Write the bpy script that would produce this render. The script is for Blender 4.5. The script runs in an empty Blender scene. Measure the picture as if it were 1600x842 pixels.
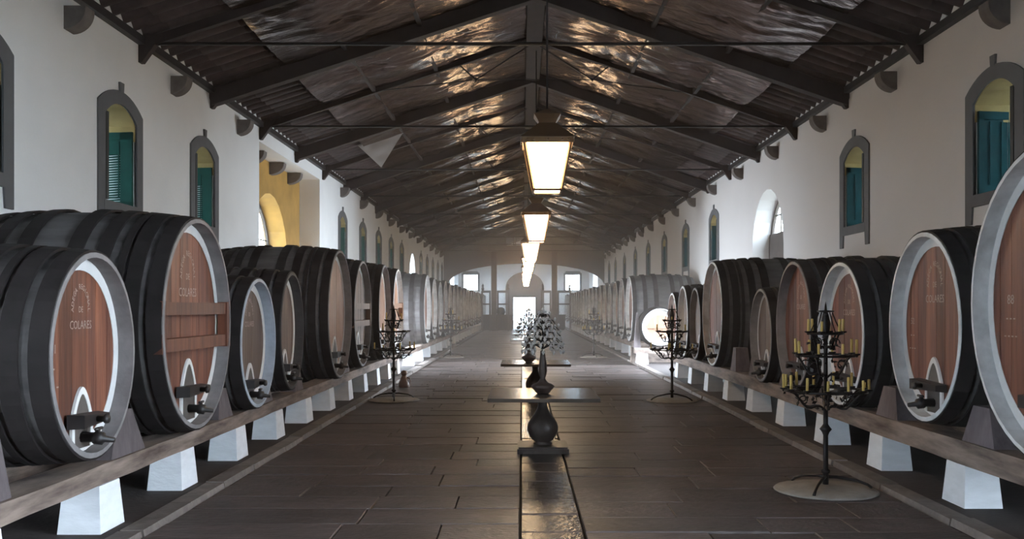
import bpy, math, random
from mathutils import Vector, Matrix, noise
SC = bpy.context.scene
COL = SC.collection
PI = math.pi
rnd = random.Random(7)

# ------------------------------------------------------------------ camera
cd = bpy.data.cameras.new('camera'); cam = bpy.data.objects.new('camera', cd); COL.objects.link(cam)
cam.location = (0, 0, 1.65); cam.rotation_euler = (PI/2, 0, 0)
cd.sensor_width = 36; cd.lens = 1450/1600*36
cd.shift_x = -0.010; cd.shift_y = 0.0369
cd.clip_end = 400; cd.clip_start = 0.05
SC.camera = cam

# ------------------------------------------------------------------ world, light, exposure
W = bpy.data.worlds.new('sky'); SC.world = W; W.use_nodes = True
bg = W.node_tree.nodes['Background']
bg.inputs['Color'].default_value = (0.73, 0.87, 1.0, 1); bg.inputs['Strength'].default_value = 40.0
SC.view_settings.view_transform = 'Standard'; SC.view_settings.look = 'None'
SC.view_settings.exposure = -0.25; SC.view_settings.gamma = 1.0
SC.view_settings.use_curve_mapping = False
SC.cycles.max_bounces = 10; SC.cycles.diffuse_bounces = 6; SC.cycles.glossy_bounces = 4
SC.cycles.transparent_max_bounces = 8; SC.cycles.transmission_bounces = 4
SC.cycles.sample_clamp_indirect = 6.0
SC.cycles.use_denoising = True
SC.cycles.caustics_reflective = False; SC.cycles.caustics_refractive = False
LAMP = 52.0          # lantern pane emission

def portal(loc, facing, w, h):
    """sampling guide for the sky light in an opening of the building"""
    l = bpy.data.lights.new('daylight_portal', 'AREA'); l.shape = 'RECTANGLE'; l.size = w; l.size_y = h
    l.cycles.is_portal = True
    o = bpy.data.objects.new('daylight_portal', l); COL.objects.link(o); o.location = loc
    o.rotation_euler = Vector(facing).to_track_quat('-Z', 'Z').to_euler()
    return o

def door_fill(loc, facing, w, h, watts):  # fill lamp added in a gap doorway to brighten the floor patch
    l = bpy.data.lights.new('doorway_fill', 'AREA'); l.shape = 'RECTANGLE'; l.size = w; l.size_y = h; l.energy = watts; l.color = (.76,.88,1.0); l.spread = 1.9
    o = bpy.data.objects.new('doorway_fill', l); COL.objects.link(o); o.location = loc
    o.rotation_euler = Vector(facing).to_track_quat('-Z', 'Z').to_euler()
door_fill((6.2, 24.9, 1.3), (-1,0,-.40), 2.8, 2.4, 1050)
door_fill((-5.95, 26.6, 1.3), (1,0,-.40), 2.0, 2.4, 1500)

# room numbers (metres; X right, Y down the nave, Z up)
XL, XR, CX = -5.5, 5.75, 0.25
EAVE, RIDGE = 5.46, 7.34
YB, YA, YE = -14.0, 65.0, 80.0       # end behind camera, arch wall, far end
CURB_L, CURB_R = -2.82, 3.33
FACE_L, FACE_R = -2.95, 3.50

# ------------------------------------------------------------------ materials
def mat(name, color, rough=0.6, metal=0.0, var=0.0, spec=0.4, noise_scale=None, noise_amt=0.0, stretch=(1,1,1),
        bump=0.0, bump_scale=20, col2=None, emit=None, emit_s=0, coords='Object'):
    m = bpy.data.materials.new(name); m.use_nodes = True
    nt = m.node_tree; N = nt.nodes; L = nt.links; b = N['Principled BSDF']
    b.inputs['Base Color'].default_value = (*color, 1); b.inputs['Roughness'].default_value = rough
    b.inputs['Metallic'].default_value = metal; b.inputs['Specular IOR Level'].default_value = spec
    out = None
    if noise_scale or bump:
        tc = N.new('ShaderNodeTexCoord'); mp = N.new('ShaderNodeMapping'); mp.inputs['Scale'].default_value = stretch
        oi = N.new('ShaderNodeObjectInfo'); ml = N.new('ShaderNodeMath'); ml.operation = 'MULTIPLY'; ml.inputs[1].default_value = 37.0
        L.new(oi.outputs['Random'], ml.inputs[0]); L.new(ml.outputs[0], mp.inputs['Location'])
        L.new(tc.outputs[coords], mp.inputs['Vector'])
    if noise_scale:
        nz = N.new('ShaderNodeTexNoise'); nz.inputs['Scale'].default_value = noise_scale; nz.inputs['Detail'].default_value = 5
        nz.inputs['Roughness'].default_value = 0.6
        L.new(mp.outputs[0], nz.inputs['Vector'])
        mx = N.new('ShaderNodeMixRGB'); mx.inputs['Color1'].default_value = (*color, 1)
        c2 = col2 if col2 else tuple(c*(1-noise_amt) for c in color)
        mx.inputs['Color2'].default_value = (*c2, 1)
        rp = N.new('ShaderNodeValToRGB'); rp.color_ramp.elements[0].position = 0.35; rp.color_ramp.elements[1].position = 0.68
        L.new(nz.outputs['Fac'], rp.inputs['Fac']); L.new(rp.outputs['Color'], mx.inputs['Fac'])
        out = mx.outputs[0]
        L.new(out, b.inputs['Base Color'])
    if var:
        oi2 = N.new('ShaderNodeObjectInfo'); hs = N.new('ShaderNodeHueSaturation')
        mr = N.new('ShaderNodeMapRange'); mr.inputs['To Min'].default_value = 1-var; mr.inputs['To Max'].default_value = 1+var
        L.new(oi2.outputs['Random'], mr.inputs['Value']); L.new(mr.outputs[0], hs.inputs['Value'])
        if out: L.new(out, hs.inputs['Color'])
        else: hs.inputs['Color'].default_value = (*color, 1)
        L.new(hs.outputs[0], b.inputs['Base Color'])
    if bump:
        n2 = N.new('ShaderNodeTexNoise'); n2.inputs['Scale'].default_value = bump_scale; n2.inputs['Detail'].default_value = 4
        L.new(mp.outputs[0], n2.inputs['Vector'])
        bp = N.new('ShaderNodeBump'); bp.inputs['Strength'].default_value = bump; bp.inputs['Distance'].default_value = 0.02
        L.new(n2.outputs['Fac'], bp.inputs['Height']); L.new(bp.outputs[0], b.inputs['Normal'])
    if emit:
        b.inputs['Emission Color'].default_value = (*emit, 1); b.inputs['Emission Strength'].default_value = emit_s
    return m
M = {}
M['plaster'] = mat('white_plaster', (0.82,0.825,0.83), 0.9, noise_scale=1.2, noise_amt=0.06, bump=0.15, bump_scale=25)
M['plaster_shade'] = mat('shaded_white_plaster', (0.60,0.57,0.56), 0.9, noise_scale=0.5, noise_amt=0.07, bump=0.15, bump_scale=25)  # right wall's weaker light put into a darker plaster colour
M['yellow'] = mat('ochre_plaster', (0.40,0.29,0.12), 0.9, noise_scale=1.5, noise_amt=0.3, bump=0.1)
M['ochre'] = mat('deep_ochre_plaster', (0.40,0.225,0.055), 0.9, noise_scale=1.5, noise_amt=0.3, bump=0.1)
M['gable'] = mat('shaded_gable_plaster', (0.13,0.11,0.10), 0.9, noise_scale=1.0, noise_amt=0.15)  # shade on the gable put into the dark plaster colour
M['trimgrey'] = mat('grey_painted_stone', (0.105,0.105,0.11), 0.8, noise_scale=6, noise_amt=0.12)
M['green'] = mat('green_shutter_paint', (0.012,0.055,0.045), 0.9, spec=0.08, noise_scale=5, noise_amt=0.2)
M['teal'] = mat('teal_shutter_paint', (0.010,0.045,0.050), 0.9, spec=0.08, noise_scale=5, noise_amt=0.2)
M['darkpaint'] = mat('black_shutter_edge', (0.010,0.012,0.014), 0.6)
M['corbel'] = mat('corbel_stone', (0.15,0.13,0.12), 0.9, noise_scale=6, noise_amt=0.35, bump=0.3)
M['tile'] = mat('dark_clay_tile', (0.045,0.028,0.027), 0.75, var=0.35, noise_scale=6, noise_amt=0.4, bump=0.2)
M['deck'] = mat('roof_deck', (0.018,0.013,0.013), 0.9)
M['rafter'] = mat('dark_rafter_timber', (0.024,0.015,0.014), 0.75, var=0.2, noise_scale=4, noise_amt=0.4, stretch=(1,1,1))
M['iron'] = mat('black_wrought_iron', (0.016,0.013,0.013), 0.42, metal=0.6)
M['steel'] = mat('dark_steel', (0.022,0.018,0.018), 0.5, metal=0.4)
M['slab'] = mat('worn_stone_slab', (0.082,0.060,0.055), 0.42, var=0.38, spec=0.5, noise_scale=3.5, noise_amt=0.55, bump=0.5, bump_scale=14)
M['slabwet'] = mat('polished_stone_slab', (0.085,0.066,0.058), 0.22, var=0.25, spec=0.6, noise_scale=4, noise_amt=0.4, bump=0.4, bump_scale=10)
M['bed'] = mat('earth_joint', (0.022,0.018,0.017), 0.9)
M['curb'] = mat('curb_stone', (0.17,0.14,0.125), 0.7, var=0.2, noise_scale=7, noise_amt=0.4, bump=0.4)
M['plinth'] = mat('plinth_floor', (0.04,0.029,0.027), 0.8, noise_scale=3, noise_amt=0.35, bump=0.3)
M['white_post'] = mat('whitewashed_pedestal', (0.74,0.75,0.78), 0.85, noise_scale=5, noise_amt=0.12, bump=0.15)
M['beam'] = mat('weathered_beam_wood', (0.27,0.205,0.17), 0.75, noise_scale=3.6, col2=(0.06,0.04,0.034), stretch=(1.0,.35,2.5), bump=0.5, bump_scale=8)
M['chock'] = mat('grey_chock_wood', (0.15,0.12,0.125), 0.8, var=0.2, noise_scale=6, noise_amt=0.5, stretch=(1,1,.4), bump=0.3)
M['stave'] = mat('dusty_oak_staves', (0.115,0.105,0.105), 0.85, noise_scale=2.2, col2=(0.05,0.044,0.044), stretch=(.5,2.2,2.2), bump=0.3, bump_scale=6)
M['hoop'] = mat('blackened_hoop_iron', (0.017,0.013,0.013), 0.75, metal=0.0, spec=0.2, var=0.2, noise_scale=5, noise_amt=0.4)
M['plank'] = mat('red_brown_head_plank', (0.20,0.074,0.042), 0.5, var=0.38, noise_scale=2.6, col2=(0.085,0.031,0.022), stretch=(3,6,.35), bump=0.15, bump_scale=10)
M['plank_pale'] = mat('pale_head_plank', (0.36,0.20,0.125), 0.5, var=0.22, noise_scale=2.6, col2=(0.22,0.115,0.075), stretch=(3,6,.35), bump=0.15, bump_scale=10)
M['plank_grey'] = mat('grey_brown_head_plank', (0.17,0.115,0.085), 0.55, var=0.25, noise_scale=2.6, col2=(0.10,0.06,0.045), stretch=(3,6,.35), bump=0.15, bump_scale=10)
M['chime_grey'] = mat('grey_chime_wood', (0.23,0.21,0.21), 0.7, noise_scale=5, noise_amt=0.35, bump=0.2)
M['chime_white'] = mat('white_painted_chime', (0.74,0.75,0.76), 0.65, noise_scale=4, noise_amt=0.4, bump=0.2)
M['chime_blue'] = mat('bluish_white_chime', (0.42,0.46,0.53), 0.65, noise_scale=4, noise_amt=0.3, bump=0.2)
M['chime_dark'] = mat('dark_chime_wood', (0.05,0.045,0.045), 0.7, noise_scale=4, noise_amt=0.3, bump=0.2)
M['ringpaint'] = mat('white_ring_paint', (0.72,0.70,0.69), 0.6, noise_scale=7, noise_amt=0.12)
M['letter'] = mat('faded_white_lettering', (0.46,0.35,0.31), 0.7, noise_scale=30, noise_amt=0.35)
M['door'] = mat('cask_door_wood', (0.115,0.095,0.085), 0.6, noise_scale=5, noise_amt=0.4)
M['bar'] = mat('dark_clamp_wood', (0.018,0.014,0.014), 0.5, noise_scale=8, noise_amt=0.3)
M['candle'] = mat('yellow_wax', (0.62,0.44,0.13), 0.5)
M['disc'] = mat('pale_base_disc', (0.32,0.285,0.25), 0.75, noise_scale=6, noise_amt=0.3, bump=0.3)
M['urn'] = mat('dark_glazed_clay', (0.050,0.036,0.030), 0.45, noise_scale=8, noise_amt=0.4, bump=0.2)
M['tabletop'] = mat('polished_dark_tabletop', (0.085,0.068,0.058), 0.22, spec=0.6, noise_scale=3, noise_amt=0.3, stretch=(.4,3,1))
M['turned'] = mat('turned_dark_wood', (0.07,0.048,0.04), 0.4, noise_scale=8, noise_amt=0.3)
M['crystal'] = mat('clear_crystal', (0.9,0.9,0.9), 0.08, metal=0.0, spec=0.8)
M['crystal'].node_tree.nodes['Principled BSDF'].inputs['Transmission Weight'].default_value = 0.35
M['brass'] = mat('lantern_bronze', (0.17,0.10,0.055), 0.4, metal=0.8)
M['glow'] = mat('lit_lantern_glass', (0.9,0.85,0.75), 0.3, emit=(1.0,0.70,0.40), emit_s=LAMP)
M['ornament'] = mat('brown_glazed_ornament', (0.16,0.085,0.06), 0.5, noise_scale=10, noise_amt=0.3)
M['oldwood'] = mat('far_dark_wood', (0.075,0.058,0.05), 0.7, noise_scale=4, noise_amt=0.3)
M['ground'] = mat('outside_pale_ground', (0.42,0.40,0.36), 0.9, noise_scale=1, noise_amt=0.2)
def glass_mat():
    m = bpy.data.materials.new('window_glass'); m.use_nodes = True; nt = m.node_tree; N = nt.nodes
    for n in list(N): N.remove(n)
    o = N.new('ShaderNodeOutputMaterial'); t = N.new('ShaderNodeBsdfTransparent'); t.inputs[0].default_value = (.95,.97,.97,1)
    g = N.new('ShaderNodeBsdfGlossy'); g.inputs['Roughness'].default_value = .05; x = N.new('ShaderNodeMixShader'); x.inputs[0].default_value = .06
    nt.links.new(t.outputs[0], x.inputs[1]); nt.links.new(g.outputs[0], x.inputs[2]); nt.links.new(x.outputs[0], o.inputs[0])
    return m
M['glass'] = glass_mat()
M['tinted'] = glass_mat(); M['tinted'].name = 'dimming_window_glass'
M['tinted'].node_tree.nodes['Transparent BSDF'].inputs[0].default_value = (.32,.34,.34,1)  # tint added to cut the daylight reaching the window reveals
def foil_mat():
    m = mat('silver_plastic_foil', (0.20,0.155,0.14), 0.19, metal=0.9, var=0.12)
    nt = m.node_tree; N = nt.nodes; L = nt.links; b = N['Principled BSDF']
    tc = N.new('ShaderNodeTexCoord'); mp = N.new('ShaderNodeMapping'); mp.inputs['Scale'].default_value = (1.2, 9, 1)
    nz = N.new('ShaderNodeTexNoise'); nz.inputs['Scale'].default_value = 1.6; nz.inputs['Detail'].default_value = 3; nz.inputs['Distortion'].default_value = 1.2
    bp = N.new('ShaderNodeBump'); bp.inputs['Strength'].default_value = 0.5; bp.inputs['Distance'].default_value = 0.03
    L.new(tc.outputs['Object'], mp.inputs['Vector']); L.new(mp.outputs[0], nz.inputs['Vector'])
    L.new(nz.outputs['Fac'], bp.inputs['Height']); L.new(bp.outputs[0], b.inputs['Normal'])
    return m
M['foil'] = foil_mat()

# ------------------------------------------------------------------ mesh helpers
class MB:
    def __init__(s): s.v = []; s.f = []; s.sm = []
    def add(s, vs, fs, smooth=False):
        o = len(s.v); s.v.extend([tuple(p) for p in vs])
        for f in fs: s.f.append(tuple(i+o for i in f)); s.sm.append(smooth)
        return s
    def box(s, x0, x1, y0, y1, z0, z1):
        vs = [(x0,y0,z0),(x1,y0,z0),(x1,y1,z0),(x0,y1,z0),(x0,y0,z1),(x1,y0,z1),(x1,y1,z1),(x0,y1,z1)]
        return s.add(vs, [(0,3,2,1),(4,5,6,7),(0,1,5,4),(1,2,6,5),(2,3,7,6),(3,0,4,7)])
    def frustum(s, c, bx, by, tx, ty, z0, z1):
        x, y = c
        vs = [(x-bx,y-by,z0),(x+bx,y-by,z0),(x+bx,y+by,z0),(x-bx,y+by,z0),(x-tx,y-ty,z1),(x+tx,y-ty,z1),(x+tx,y+ty,z1),(x-tx,y+ty,z1)]
        return s.add(vs, [(0,3,2,1),(4,5,6,7),(0,1,5,4),(1,2,6,5),(2,3,7,6),(3,0,4,7)])
    def bar(s, a, b, w, h, up=(0,0,1)):
        a = Vector(a); b = Vector(b); d = (b-a).normalized(); r = d.cross(Vector(up)).normalized(); u = r.cross(d)
        vs = []
        for p in (a, b):
            for (i, j) in ((-1,-1),(1,-1),(1,1),(-1,1)): vs.append(p + r*(i*w/2) + u*(j*h/2))
        return s.add(vs, [(0,1,2,3),(7,6,5,4),(0,4,5,1),(1,5,6,2),(2,6,7,3),(3,7,4,0)])
    def tube(s, pts, r, n=6, cap=True):
        pts = [Vector(p) for p in pts]; rs = r if isinstance(r, (list, tuple)) else [r]*len(pts)
        vs = []; m = len(pts)
        for i, p in enumerate(pts):
            d = (pts[min(i+1,m-1)] - pts[max(i-1,0)]).normalized()
            ref = Vector((0,0,1)) if abs(d.z) < .9 else Vector((1,0,0))
            a = d.cross(ref).normalized(); b = a.cross(d)
            for k in range(n):
                t = 2*PI*k/n; vs.append(p + a*math.cos(t)*rs[i] + b*math.sin(t)*rs[i])
        fs = [(i*n+k, i*n+(k+1)%n, (i+1)*n+(k+1)%n, (i+1)*n+k) for i in range(m-1) for k in range(n)]
        if cap: fs += [tuple(range(n))[::-1], tuple((m-1)*n+k for k in range(n))]
        return s.add(vs, fs, True)
    def lathe(s, prof, n=20, c=(0,0,0), smooth=True, cap=True):
        vs = []; m = len(prof)
        for (r, z) in prof:
            for k in range(n):
                t = 2*PI*k/n; vs.append((c[0]+r*math.cos(t), c[1]+r*math.sin(t), c[2]+z))
        fs = [(i*n+k, i*n+(k+1)%n, (i+1)*n+(k+1)%n, (i+1)*n+k) for i in range(m-1) for k in range(n)]
        if cap: fs += [tuple(range(n))[::-1], tuple((m-1)*n+k for k in range(n))]
        return s.add(vs, fs, smooth)
    def ring(s, c, R, r, n=24, k=6):
        vs = []
        for i in range(n):
            t = 2*PI*i/n
            for j in range(k):
                a = 2*PI*j/k; q = R + r*math.cos(a)
                vs.append((c[0]+q*math.cos(t), c[1]+q*math.sin(t), c[2]+r*math.sin(a)))
        fs = [(i*k+j, ((i+1)%n)*k+j, ((i+1)%n)*k+(j+1)%k, i*k+(j+1)%k) for i in range(n) for j in range(k)]
        return s.add(vs, fs, True)
    def prism_x(s, poly, x0, x1):
        """polygon of (y,z) extruded along X (convex or simple)"""
        n = len(poly)
        vs = [(x0,y,z) for y, z in poly] + [(x1,y,z) for y, z in poly]
        fs = [tuple(range(n)), tuple(range(n, 2*n))[::-1]] + [(i, n+i, n+(i+1)%n, (i+1)%n) for i in range(n)]
        return s.add(vs, fs)
    def strip_x(s, outer, inner, x0, x1, closed=False):
        """band between two equal-length (y,z) polylines, extruded along X"""
        n = len(outer); m = n if closed else n-1
        vs = [(x0,*p) for p in outer]+[(x0,*p) for p in inner]+[(x1,*p) for p in outer]+[(x1,*p) for p in inner]
        fs = []
        for i in range(m):
            j = (i+1) % n
            fs += [(i, j, n+j, n+i), (2*n+i, 3*n+i, 3*n+j, 2*n+j), (i, 2*n+i, 2*n+j, j), (n+i, n+j, 3*n+j, 3*n+i)]
        if not closed: fs += [(0, n, 3*n, 2*n), (n-1, 3*n-1, 4*n-1, 2*n-1)]
        return s.add(vs, fs)
    def mesh(s, name, m):
        me = bpy.data.meshes.new(name); me.from_pydata(s.v, [], s.f)
        me.polygons.foreach_set('use_smooth', s.sm)
        me.materials.append(M[m] if isinstance(m, str) else m)
        me.update()
        return me
    def build(s, name, m, parent=None, fix=True):
        me = s.mesh(name, m)
        if fix:
            import bmesh
            bm = bmesh.new(); bm.from_mesh(me); bmesh.ops.recalc_face_normals(bm, faces=bm.faces); bm.to_mesh(me); bm.free()
        return link(name, me, parent)
def link(name, me, parent=None, loc=None, rot=None, scale=None):
    o = bpy.data.objects.new(name, me); COL.objects.link(o)
    if parent: o.parent = parent
    if loc is not None: o.location = loc
    if rot is not None: o.rotation_euler = rot
    if scale is not None: o.scale = scale
    return o
def tag(o, label=None, cat=None, group=None, kind=None):
    if label: o['label'] = label
    if cat: o['category'] = cat
    if group: o['group'] = group
    if kind: o['kind'] = kind
    return o
def empty(name, loc=(0,0,0), rz=0):
    o = bpy.data.objects.new(name, None); COL.objects.link(o); o.location = loc; o.rotation_euler = (0,0,rz)
    o.empty_display_size = .1
    return o
def copy_tree(o, parent=None):
    c = o.copy(); COL.objects.link(c); c.parent = parent
    for ch in o.children: copy_tree(ch, c)
    return c
ORD = ['first','second','third','fourth','fifth','sixth','seventh','eighth','ninth','tenth','eleventh','twelfth','thirteenth','fourteenth','fifteenth','sixteenth','seventeenth','eighteenth','nineteenth','twentieth','twenty-first','twenty-second','twenty-third','twenty-fourth','twenty-fifth']
def roof_z(x):      # underside of the roof
    if x < CX: return EAVE + (RIDGE-EAVE)*(x-XL)/(CX-XL)
    return EAVE + (RIDGE-EAVE)*(XR-x)/(XR-CX)

# ------------------------------------------------------------------ floor
fl = MB().box(XL-.6, XR+.6, YB, YE+.6, -.3, -.03).build('floor', 'bed'); tag(fl, 'dark stone slab floor of the cellar nave', 'floor', kind='structure')
su = MB()   # unit slab with chamfered top, origin at the top centre
c = .012
su.add([(-.5,-.5,-1),(.5,-.5,-1),(.5,.5,-1),(-.5,.5,-1),(-.5,-.5,-.25),(.5,-.5,-.25),(.5,.5,-.25),(-.5,.5,-.25),
        (-.5+c*.4,-.5+c,0),(.5-c*.4,-.5+c,0),(.5-c*.4,.5-c,0),(-.5+c*.4,.5-c,0)],
       [(0,1,5,4),(1,2,6,5),(2,3,7,6),(3,0,4,7),(4,5,9,8),(5,6,10,9),(6,7,11,10),(7,4,8,11),(8,9,10,11)])
slab_me = su.mesh('slab', 'slab'); wet_me = su.mesh('centre_slab', 'slabwet')
slabs = []
def row_field(x0, x1, y0, y1, lo, hi):
    y = y0
    while y < y1:
        d = rnd.uniform(.40, .62); x = x0
        while x < x1-.01:
            w = rnd.uniform(lo, hi)
            if x1-(x+w) < .45: w = x1-x
            slabs.append((y+d/2, x+w/2, w-.010, d-.010, slab_me)); x += w
        y += d
row_field(CURB_L+.10, -.02, 5.2, 79.5, .65, 1.5)
row_field(.46, CURB_R-.10, 5.2, 79.5, .65, 1.5)
y = 5.2
while y < 79.5:
    d = rnd.uniform(.5, .95); slabs.append((y+d/2, .22, .45, d-.02, wet_me)); y += d
slabs.sort(key=lambda s: s[0])
far_slab, far_wet = MB(), MB()
for i, (yy, xx, w, d, me) in enumerate(slabs):
    dz = rnd.uniform(-.006, .006); rx, ry = rnd.uniform(-.004,.004), rnd.uniform(-.003,.003)
    if i < 300:
        link('slab', me, fl, (xx, yy, dz), (rx, ry, 0), (w, d, .04))
    else:
        mx = Matrix.Translation((xx,yy,dz)) @ Matrix.Rotation(rx,4,'X') @ Matrix.Rotation(ry,4,'Y') @ Matrix.Diagonal((w,d,.04,1))
        (far_slab if me is slab_me else far_wet).add([mx @ Vector(p) for p in su.v], su.f)
for b, m_ in ((far_slab,'slab'), (far_wet,'slabwet')):
    tag(b.build('slab_field', m_, fl, fix=False), kind='stuff')
for side, (cx, x_out) in enumerate(((CURB_L, XL-.5), (CURB_R, XR+.5))):
    sg = -1 if side == 0 else 1
    pl = MB().box(min(cx+sg*.1, x_out), max(cx+sg*.1, x_out), YB, YE, -.05, .035).build('trim_%d' % (side+1), 'plinth')
    tag(pl, 'low earthen strip under the %s cask row' % ('left','right')[side], 'floor strip', kind='structure')
    y = 4.5
    while y < 62:
        d = rnd.uniform(.8, 1.5)
        b = MB().box(-.095, .095, -d/2+.008, d/2-.008, -.06, 0)
        b.v = [(vx*(1 if vz < 0 else .88), vy*(1 if vz < 0 else .99), vz) for vx, vy, vz in b.v]
        if y < 40:
            o = b.build('curb_stone', 'curb', pl); o.location = (cx+rnd.uniform(-.012,.012), y+d/2, .05+rnd.uniform(-.008,.006))
        y += d

# ------------------------------------------------------------------ walls with arched openings
def arc_pts(yc, hw, spring, crown, n=12):
    rise = crown-spring; R = (hw*hw+rise*rise)/(2*rise); a = math.asin(min(1, hw/R)) if rise <= hw else PI-math.asin(hw/R)
    return [(yc+R*math.sin(-a+2*a*i/n), crown-R+R*math.cos(-a+2*a*i/n)) for i in range(n+1)]
def wall_mesh(name, x_in, x_out, ops, y0, y1, z1, material):
    """ops: list (yc, half width, sill, spring, crown)"""
    b = MB(); y = y0
    for (yc, hw, sill, spring, crown) in sorted(ops):
        if yc-hw > y: b.prism_x([(y,-.3),(yc-hw,-.3),(yc-hw,z1),(y,z1)], x_in, x_out)
        if sill > -.2: b.prism_x([(yc-hw,-.3),(yc+hw,-.3),(yc+hw,sill),(yc-hw,sill)], x_in, x_out)
        a = arc_pts(yc, hw, spring, crown)
        for p, q in zip(a[:-1], a[1:]): b.prism_x([p, q, (q[0],z1), (p[0],z1)], x_in, x_out)
        y = yc+hw
    b.prism_x([(y,-.3),(y1,-.3),(y1,z1),(y,z1)], x_in, x_out)
    return b.build(name, material)
WIN = (.50, 3.07, 4.22, 4.42)
left_win = [5.95,9.3,12.7,16.05,28.4,32.0,35.5,38.9,42.3,50.3,53.6,57.0,60.4,63.5]
right_win = [6.5,11.3,16.05,27.8,32.6,37.5,42.3,47.1,52.1,57.1,61.3]
DOOR_L = (22.25, 1.65, -1, 2.75, 4.38); DOOR_R = (21.8, 1.38, -1, 3.05, 4.42)
ARCH_L = (46.5, 1.15, 1.0, 3.2, 4.35)
GAP_L = (26.6, 1.05, -1, 2.35, 2.6); GAP_R = (24.9, 1.5, -1, 2.35, 2.65); END_W = (73.0, 2.2, 2.4, 4.3, 4.9)  # low gap doorways and end-room side windows: unseen, added to let light in
ADDED_GATE_L = (1.0, 1.35, -1, 3.3, 3.8)  # unseen opening added to light the right casks and wall
ADDED_GATE_R = (2.0, 2.7, -1, 3.9, 4.6)  # unseen opening added to light the left wall and casks
TH = .55
opsL = [(y, *WIN) for y in left_win] + [ARCH_L, GAP_L, END_W, ADDED_GATE_L]
wl = wall_mesh('wall_left', XL, XL-TH, [o for o in opsL if o[0] < 19], YB, 19.4, EAVE, 'plaster')
tag(wl, 'white plastered left wall of the cellar nave', 'wall', kind='structure')
b = wall_mesh('wall_left_far', XL, XL-TH, [o for o in opsL if o[0] > 26], 25.2, YE, EAVE, 'plaster'); b.parent = wl
MB().box(XL-TH, XL, 19.4, 25.2, 5.12, EAVE).build('lintel', 'plaster', wl)
bk = wall_mesh('recess_back_wall', XL-TH, XL-2*TH, [DOOR_L], 18.8, 25.8, EAVE, 'ochre'); bk.parent = wl
wr = wall_mesh('wall_right', XR, XR+TH, [(y, *WIN) for y in right_win] + [DOOR_R, ADDED_GATE_R, GAP_R, END_W], YB, YE, EAVE, 'plaster_shade')
tag(wr, 'white plastered right wall of the cellar nave', 'wall', kind='structure')

corb = MB()
a = [(0,0)] + [(.27*math.cos(PI/2*i/8), -.03-.25*math.sin(PI/2*i/8)) for i in range(9)]
a.insert(1, (.27,0))
n = len(a); corb.add([(x,-.12,z) for x, z in a]+[(x,.12,z) for x, z in a], [tuple(range(n)), tuple(range(n,2*n))[::-1]]+[(i,n+i,n+(i+1)%n,(i+1)%n) for i in range(n)])
corb_me = corb.mesh('corbel', 'corbel')
for k in range(21):
    y = 11.25+3.38*k
    if not (18.9 < y < 25.4) and y < 64: link('corbel', corb_me, wl, (XL-.01, y, 5.27))
for y in (20.6, 22.3, 24.0): link('corbel', corb_me, wl, (XL-TH, y, 5.11), scale=(1.3,1,1))
for k in range(22):
    y = 11.05+3.3*k
    if y < 64: link('corbel', corb_me, wr, (XR+.01, y, 5.27), (0,0,PI))

# eave beams, brackets and white teeth imitating sky gaps under the tile ends
TP = .335
for sg, wall in ((-1, wl), (1, wr)):
    xw = XL if sg < 0 else XR
    b = MB().box(min(xw, xw-sg*.10), max(xw, xw-sg*.10), YB, YA, EAVE-.05, EAVE+.06)
    b.build('eave_beam', 'steel', wall)
    t = MB(); y = 4.0
    while y < YA:
        t.frustum((xw+sg*.02, y+TP*.5), .09, .11, .07, .05, EAVE+.05, EAVE+.17); y += TP
    tag(t.build('sky_gap_teeth', 'plaster', wall, fix=False), kind='stuff')

# ------------------------------------------------------------------ windows
surround = MB()
outer = [(-.70,2.70),(-.70,4.36)] ; ai = arc_pts(0,.50,4.22,4.42); ao = arc_pts(0,.70,4.36,4.60)
op = [(-.70,2.70),(-.70,3.07)] + ao + [(.70,3.07),(.70,2.70)]
ip = [(-.54,2.70),(-.50,3.07)] + ai + [(.50,3.07),(.54,2.70)]
surround.strip_x(op, ip, -.02, .025)
surround.box(-.02, .03, -.54, .54, 2.92, 3.07)
surround_me = surround.mesh('surround', 'trimgrey')
key_me = MB().add([(-.02,-.05,4.585),(-.02,.05,4.585),(-.02,.065,4.72),(-.02,-.065,4.72),(.03,-.05,4.585),(.03,.05,4.585),(.03,.065,4.72),(.03,-.065,4.72)],
                  [(0,3,2,1),(4,5,6,7),(0,1,5,4),(1,2,6,5),(2,3,7,6),(3,0,4,7)]).mesh('keystone', 'trimgrey')
lining = MB()
a2 = arc_pts(0,.49,4.215,4.41); a3 = arc_pts(0,.505,4.225,4.43)
lining.strip_x([(-.505,4.0)]+a3+[(.505,4.0)], [(-.49,4.0)]+a2+[(.49,4.0)], -TH+.02, -.005)
lining_me = lining.mesh('reveal_lining', 'yellow')
# far leaf (hinged at the outer edge of the far jamb); local: x 0..-.50 depth, thin in y
def leaf_meshes(m, lattice):
    f = MB(); z0, z1 = 3.08, 4.13
    f.box(-.50,-.43,-.02,.02,z0,z1); f.box(-.09,-.02,-.02,.02,z0,z1); f.box(-.50,-.02,-.02,.02,z0,z0+.07); f.box(-.50,-.02,-.02,.02,z1-.10,z1)
    if lattice: f.box(-.20,-.09,-.02,.02,z0,z1); f.box(-.50,-.02,-.015,.02,3.82,z1)
    else: f.box(-.44,-.08,-.008,.012,z0,z1)
    fm = f.mesh('far_shutter', m)
    tr = MB()
    for x in ((-.215,) if lattice else (-.17,-.33)): tr.box(x-.008,x+.008,-.034,-.02,3.2,4.0)
    if lattice: tr.box(-.38,-.215,-.034,-.02,3.2,3.216)
    tm = tr.mesh('panel_bead', m)
    sl = MB().bar((-.43,0,0),(-.20,0,.012),.012,.022)
    return fm, tm, sl.mesh('slat', m)
near_leaf = MB().box(-.46,.03,-.035,.035,3.08,4.24).mesh('near_shutter', 'darkpaint')
LEAF = {'green': leaf_meshes('green', True), 'teal': leaf_meshes('teal', False)}
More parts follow.
